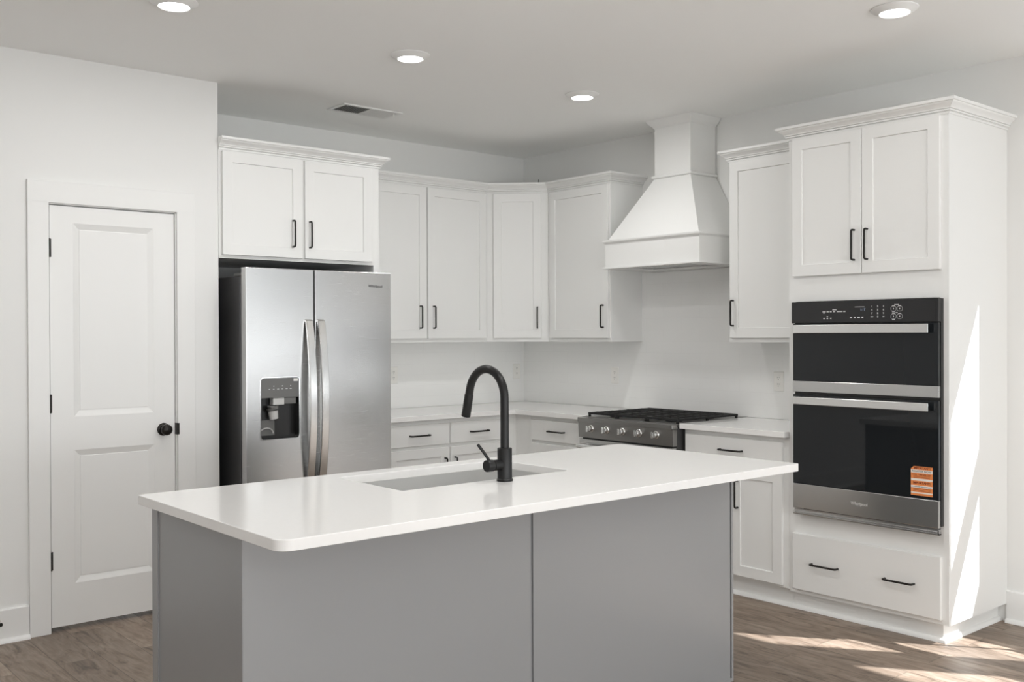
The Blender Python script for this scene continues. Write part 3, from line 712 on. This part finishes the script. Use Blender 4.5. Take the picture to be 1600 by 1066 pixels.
bar(yp(1406), 1.553, .022, .0035); bar(yp(1406), 1.516, .010, .0035); bar(yp(1401.5), 1.5195, .014, .003); bar(yp(1401.5), 1.4835, .014, .003)
for n_, b in KP.items(): obj(n_.rstrip('0123456789'), b, 'ink', cp, False, 'white printed marks')
b = new(); text(b, '1:17', .016, (xs, yp(1355), 1.5335), NY, Z_, NX); obj('clock', b, 'display', cp, False, 'pale blue clock digits')
# microwave door
def ovendoor(z0, z1, zr, hz0, hz1, name):
    b = new(); box(b, XF, -.6255, a0+.003, a1-.001, zr, z1, .0015); g = obj(name, b, 'glass', c, False, 'black glass door')
    b = new(); box(b, XF-.001, -.626, a0+.003, a1-.001, z0, zr-.0005, .0015); s_ = obj('door_rail', b, 'steel', g, False, 'stainless steel rail')
    b = new(); box(b, XF-.036, XF-.024, a0+.035, a1-.024, hz0, hz1, .002)
    for y in (a0+.06, a1-.05): box(b, XF-.025, XF+.0005, y-.010, y+.010, hz0+.008, hz1-.008)
    obj('handle', b, 'chrome_soft', g, False, 'flat bright steel handle')
    return g, s_
g1, s1 = ovendoor(1.126, 1.468, 1.180, 1.421, 1.463, 'microwave_door')
g2, s2 = ovendoor(.535, 1.112, .660, 1.064, 1.102, 'oven_door')
b = new()
box(b, -.645, -.6255, a0, a1, .503, .512, .001); box(b, -.640, -.6255, a0, a1, .516, .520, .001); box(b, -.645, -.6255, a0, a0+.008, .503, .530, .001); box(b, -.63, -.6255, a0+.008, a1, .512, .53)
obj('vent_trim', b, 'steel', c, False, 'slim stainless vent trim')
brand(s2, (XF-.001, -3.190, .597), NY, NX, .021, 'lightp')
# sticker
y0, y1, z0, z1 = -3.452, -3.556, .674, .808
def band(m, za, zb, lift=.0001, ya=None, yb=None):
    b = new(); box(b, XF-.0008-lift, XF-.0001, ya or y0, yb or y1, za, zb); return b
b = new(); plate(b, [(0, 0), (.104, 0), (.104, .134), (.014, .134), (0, .122)], [], NY, Z_, (XF-.0009, y0, z0), NX, .0008)
st = obj('sticker', b, 'orange', g2, False, 'orange and white notice sticker')
b = new()
for za, zb in ((.1035, .1185), (.068, .078), (.0355, .046), (.0095, .0155)): box(b, XF-.0012, XF-.0009, y0-.0005, y1+.0005, z0+za, z0+zb)
obj('white_bands', b, 'paper', st, False, 'white printed bands')
b = new(); xo = XF-.0012; yc = (y0+y1)/2
text(b, 'REGISTER NOW', .0128, (xo, yc, z0+.111), NY, Z_, NX, sx=1.0)
text(b, 'SCHEDULED MAINTENANCE', .0068, (xo, yc, z0+.0407), NY, Z_, NX, sx=1.05)
obj('black_lettering', b, 'darkink', st, False, 'black printed words')
b = new(); xo = XF-.0010
text(b, 'IMPORTANT!', .0135, (xo, yc-.002, z0+.126), NY, Z_, NX, bold=.0004); text(b, 'CALL 1-800-000-0000'.replace('-000-0000', '-253-1301'), .0098, (xo, yc, z0+.096), NY, Z_, NX, bold=.0002)
text(b, 'IMPORTANT!', .0140, (xo, yc, z0+.0575), NY, Z_, NX, bold=.0005)
for z in (.0895, .085, .081): box(b, xo-.0002, xo, y0-.012, y1+.012, z0+z-.0008, z0+z+.0004)
for z in (.031, .0255, .0205): box(b, xo-.0002, xo, y0-.010, y1+.010, z0+z-.0008, z0+z+.0006)
obj('red_lettering', b, 'redink', st, False, 'dark red printed words')

# ------------------------------------------------------------------ island
IX0, IX1, IY0, IY1 = -3.850, -1.708, -3.250, -2.602
c = thing('kitchen_island', 'long grey painted kitchen island base under the white quartz top', 'island', (-2.78, -2.93, 0))
def tube_box(b, x0, x1, y0, y1, z0, z1, t):     # open-topped carcass so the sink has room
    box(b, x0, x1, y0, y0+t, z0, z1); box(b, x0, x1, y1-t, y1, z0, z1); box(b, x0, x0+t, y0+t, y1-t, z0, z1); box(b, x1-t, x1, y0+t, y1-t, z0, z1); box(b, x0+t, x1-t, y0+t, y1-t, z0, z0+t)
b = new(); tube_box(b, IX0+.012, IX1-.012, IY0+.012, IY1-.012, .001, .8835, .018); obj('body', b, 'island', c)
SM = -2.806
b = new(); box(b, IX0+.002, SM-.006, IY0, IY0+.0118, .001, .8835, .001); obj('front_panel', b, 'island', c)
b = new(); box(b, SM+.006, IX1-.020, IY0, IY0+.0118, .001, .8835, .001); obj('front_panel', b, 'island', c)
b = new(); box(b, SM-.0055, SM+.0055, IY0+.008, IY0+.0118, .001, .8835); obj('seam_strip', b, 'island', c)
b = new(); box(b, IX1-.012, IX1, IY0-.001, IY0+.02, .001, .8835, .001); obj('corner_post', b, 'island', c)
b = new(); box(b, IX0, IX0+.0115, IY0+.0008, IY0+.045, .001, .8835, .001); obj('side_stile', b, 'island', c)
b = new(); box(b, IX0, IX0+.0115, IY1-.045, IY1, .001, .8835, .001); obj('side_stile', b, 'island', c)
b = new(); box(b, IX0+.005, IX0+.0115, IY0+.0455, IY1-.0455, .001, .8835); obj('side_panel', b, 'island', c)
b = new(); box(b, IX1-.0115, IX1-.004, IY0+.0205, IY1, .001, .8835); obj('side_panel', b, 'island', c)
b = new()
for k, (x0, w_) in enumerate([(-3.80, .45), (-3.33, .40), (-2.91, .40), (-2.49, .38), (-2.09, .36)]):
    rings(b, (x0+w_, IY1, .12), NX, Z_, Y_, w_, .74, SHAKER, .0115)
obj('cabinet_doors', b, 'island', c)
b = new()
sweep(b, [(IX1, IY1), (IX1, IY0-.001), (IX0, IY0-.001)], [(.0002, .0005), (.016, .0005), (.015, .007), (.011, .012), (.004, .015), (.0002, .0155)], side=1)
obj('shoe_moulding', b, 'island', c, 30)
# top with sink cut-out
SX0, SX1, SY0, SY1 = -3.212, -2.467, -3.077, -2.670
b = new()
outer = [(p.x, p.y) for p in rounded([Vector((-3.888, -3.538)), Vector((-1.668, -3.538)), Vector((-1.668, -2.580)), Vector((-3.888, -2.580))], [.040, .014, .03, .012], 16)]
plate(b, outer, [rrect(SX1-SX0, SY1-SY0, .010, SX0, SY0, 4)], X_, Y_, (0, 0, .914), Z_, .030, .002)
tagged(obj('island_countertop', b, 'quartz'), 'large white quartz island top with rounded corners and sink cut-out', 'countertop')
# sink
c = thing('kitchen_sink', 'stainless steel undermount sink in the white island top', 'sink', (-2.84, -2.87, .66))
b = new(); zt, zb_, th, m_ = .8838, .665, .0015, .004
x0, x1, y0_, y1_ = SX0-m_, SX1+m_, SY0-m_, SY1+m_
prof = [(0, zt), (0.0, zb_+.02), (.006, zb_+.006), (.02, zb_)]
prev = None; fs = []
for i, z in prof:
    ring = [b.verts.new((px, py, z)) for px, py in rrect(x1-x0-2*i, y1_-y0_-2*i, .014, x0+i, y0_+i, 4)]
    if prev:
        for k in range(len(ring)): fs.append(b.faces.new((prev[k], prev[(k+1) % len(ring)], ring[(k+1) % len(ring)], ring[k])))
    prev = ring
b.faces.new(prev)
# rim flange
o_ = [b.verts.new((px, py, zt-.0003)) for px, py in rrect(x1-x0+.024, y1_-y0_+.024, .02, x0-.012, y0_-.012, 4)]
i_ = [b.verts.new((px, py, zt-.0003)) for px, py in rrect(x1-x0, y1_-y0_, .014, x0, y0_, 4)]
for k in range(len(o_)): b.faces.new((o_[k], o_[(k+1) % len(o_)], i_[(k+1) % len(o_)], i_[k]))
M['sinksteel'] = brushed('sink_steel', (.80, .80, .79), .34, (30, .5, 30), .05)
obj('basin', b, 'sinksteel', c, 30)
b = new(); lathe(b, ((SX0+SX1)/2, (SY0+SY1)/2+.02, zb_+.0005), Z_, [(0, .056), (.003, .055), (.003, .042), (.001, .04), (.001, .01), (.004, .008), (.004, 0)], 32); obj('drain', b, 'chrome', c, 40, 'chrome drain')

# ------------------------------------------------------------------ faucet
fx, fy = -2.822, -3.128
c = thing('faucet', 'matte black gooseneck pull-down faucet on the island top', 'faucet', (fx, fy, .9141))
b = new(); lathe(b, (fx, fy, .9143), Z_, [(0, .0285), (.006, .0285), (.009, .0255), (.112, .0255), (.1135, .0245)], 40); body = obj('body', b, 'black', c, 40)
b = new(); R = .098; zc = 1.200; pts = [(fx, fy, 1.026), (fx, fy, 1.08), (fx, fy, 1.14)]
for k in range(0, 25):
    a = math.radians(166)*k/24; pts.append((fx, fy+R-R*math.cos(a), zc+R*math.sin(a)))
rs_ = [.0148]*len(pts)
tube(b, pts, .0148, 20, rs_); obj('neck', b, 'black', c, 60)
last = Vector(pts[-1]); dr = Vector((0, math.sin(math.radians(166)), math.cos(math.radians(166))))
b = new(); tube(b, [last-dr*.001, last+dr*.020], .0148, 20); obj('neck_end', b, 'black', c, 60)
b = new(); lathe(b, last+dr*.018, dr, [(0, .0150), (.004, .0162), (.082, .0168), (.085, .0158)], 28); obj('spray_head', b, 'black', c, 40)
b = new(); cyl(b, (fx-.020, fy, .972), (fx-.052, fy, .972), .0185, seg=28); hnd = obj('valve', b, 'black', c, 40)
b = new(); lathe(b, (fx-.054, fy, .972), NX, [(0, .0175), (.002, .0205), (.026, .0205), (.028, .0195)], 28); obj('cap', b, 'black', hnd, 40)
b = new(); tube(b, [(fx-.066, fy+.004, .990), (fx-.078, fy+.012, 1.012), (fx-.098, fy+.026, 1.045)], .0052, 12); obj('lever', b, 'black', hnd, 50)

# ------------------------------------------------------------------ recessed ceiling lights
def lamp(x, y, e):
    if e <= 0: return
    l = bpy.data.lights.new('downlight', 'AREA'); l.shape = 'DISK'; l.size = .11; l.energy = e; l.color = (1, .995, .985)
    o = bpy.data.objects.new('downlight', l); COL.objects.link(o); o.location = (x, y, CZ-.028)
def can(x, y, label, key='down_view'):
    c = thing('ceiling_light', label, 'ceiling light', (x, y, CZ-.0005), 'round ceiling downlights')
    b = new(); lathe(b, (x, y, CZ-.0006), -Z_, [(0, .094), (.004, .094), (.020, .066), (.022, .063), (.021, .061), (.012, .058), (.0005, .056)], 48); obj('trim_ring', b, 'trim', c, 40)
    b = new(); lathe(b, (x, y, CZ-.0125), -Z_, [(0, .0575), (.006, .056), (.0085, .04), (.0095, 0.0)], 40); obj('lens', b, 'led', c, 40, 'glowing white lens')
    lamp(x, y, E[key])
can(-3.455, -1.822, 'glowing round downlight above the pantry door side, leftmost of all')
can(-2.288, -1.798, 'glowing round downlight above the refrigerator, nearest the ceiling vent')
can(-1.100, -1.762, 'glowing round downlight between the ceiling vent and the range hood')
can(-1.139, -3.645, 'glowing round downlight above the oven cabinet side, rightmost of all', 'down_right')
# the same downlights carry on over the island's near side
for x, y in ((-2.3, -3.645), (-3.46, -3.645)): lamp(x, y, E['down_near'])
for x, y in ((-5.2, -5.2), (-5.2, -7.6), (-2.6, -6.2), (-2.6, -8.2), (-7.4, -3.6), (-7.4, -6.4)): lamp(x, y, E['fill_room'])  # unseen lamps added behind the camera to raise the ambient light
# ceiling vent
vx0, vx1, vy0, vy1 = -2.020, -1.615, -.742, -.540
c = thing('ceiling_vent', 'white two-section ceiling air vent with dark slats', 'vent', ((vx0+vx1)/2, (vy0+vy1)/2, CZ-.0005))
b = new(); xm = (vx0+vx1)/2
plate(b, [(vx0, vy0), (vx1, vy0), (vx1, vy1), (vx0, vy1)], [[(vx0+.022, vy0+.022), (xm-.004, vy0+.022), (xm-.004, vy1-.022), (vx0+.022, vy1-.022)], [(xm+.004, vy0+.022), (vx1-.022, vy0+.022), (vx1-.022, vy1-.022), (xm+.004, vy1-.022)]], X_, Y_, (0, 0, CZ-.0006), Z_, .007, .001)
obj('frame', b, 'trim', c)
b = new(); box(b, vx0+.015, vx1-.015, vy0+.015, vy1-.015, CZ-.0022, CZ-.0006); obj('duct', b, 'duct', c, False, 'dark duct behind the slats')
for s_, (q0, q1) in enumerate(((vx0+.022, xm-.004), (xm+.004, vx1-.022))):
    n_ = 14
    for i in range(n_):
        x = q0+(i+.5)*(q1-q0)/n_; b = new(); dx = .0045 if s_ else -.0045
        vs = [b.verts.new(p) for p in ((x-dx-.0006, vy0+.02, CZ-.003), (x-dx+.0006, vy0+.02, CZ-.003), (x+dx+.0006, vy0+.02, CZ-.0085), (x+dx-.0006, vy0+.02, CZ-.0085))]
        vt = [b.verts.new((v.co.x, vy1-.02, v.co.z)) for v in vs]
        b.faces.new(vs); b.faces.new(vt)
        for k in range(4): b.faces.new((vs[k], vs[(k+1) % 4], vt[(k+1) % 4], vt[k]))
        bmesh.ops.recalc_face_normals(b, faces=b.faces[:]); obj('slat', b, 'trim', c)
b = new(); box(b, vx1-.045, vx1-.041, vy0+.028, vy0+.034, CZ-.028, CZ-.006); obj('lever', b, 'trim', c)
# stub of wire standing on the corner cabinet
b = new(); tube(b, [(-.30, -.505, ZT+.0005), (-.301, -.505, ZT+.05), (-.299, -.506, ZT+.078)], .0022, 6)
tagged(obj('wire_stub', b, 'black', None, 50), 'short black wire end sticking up from the corner cabinet top', 'wire')
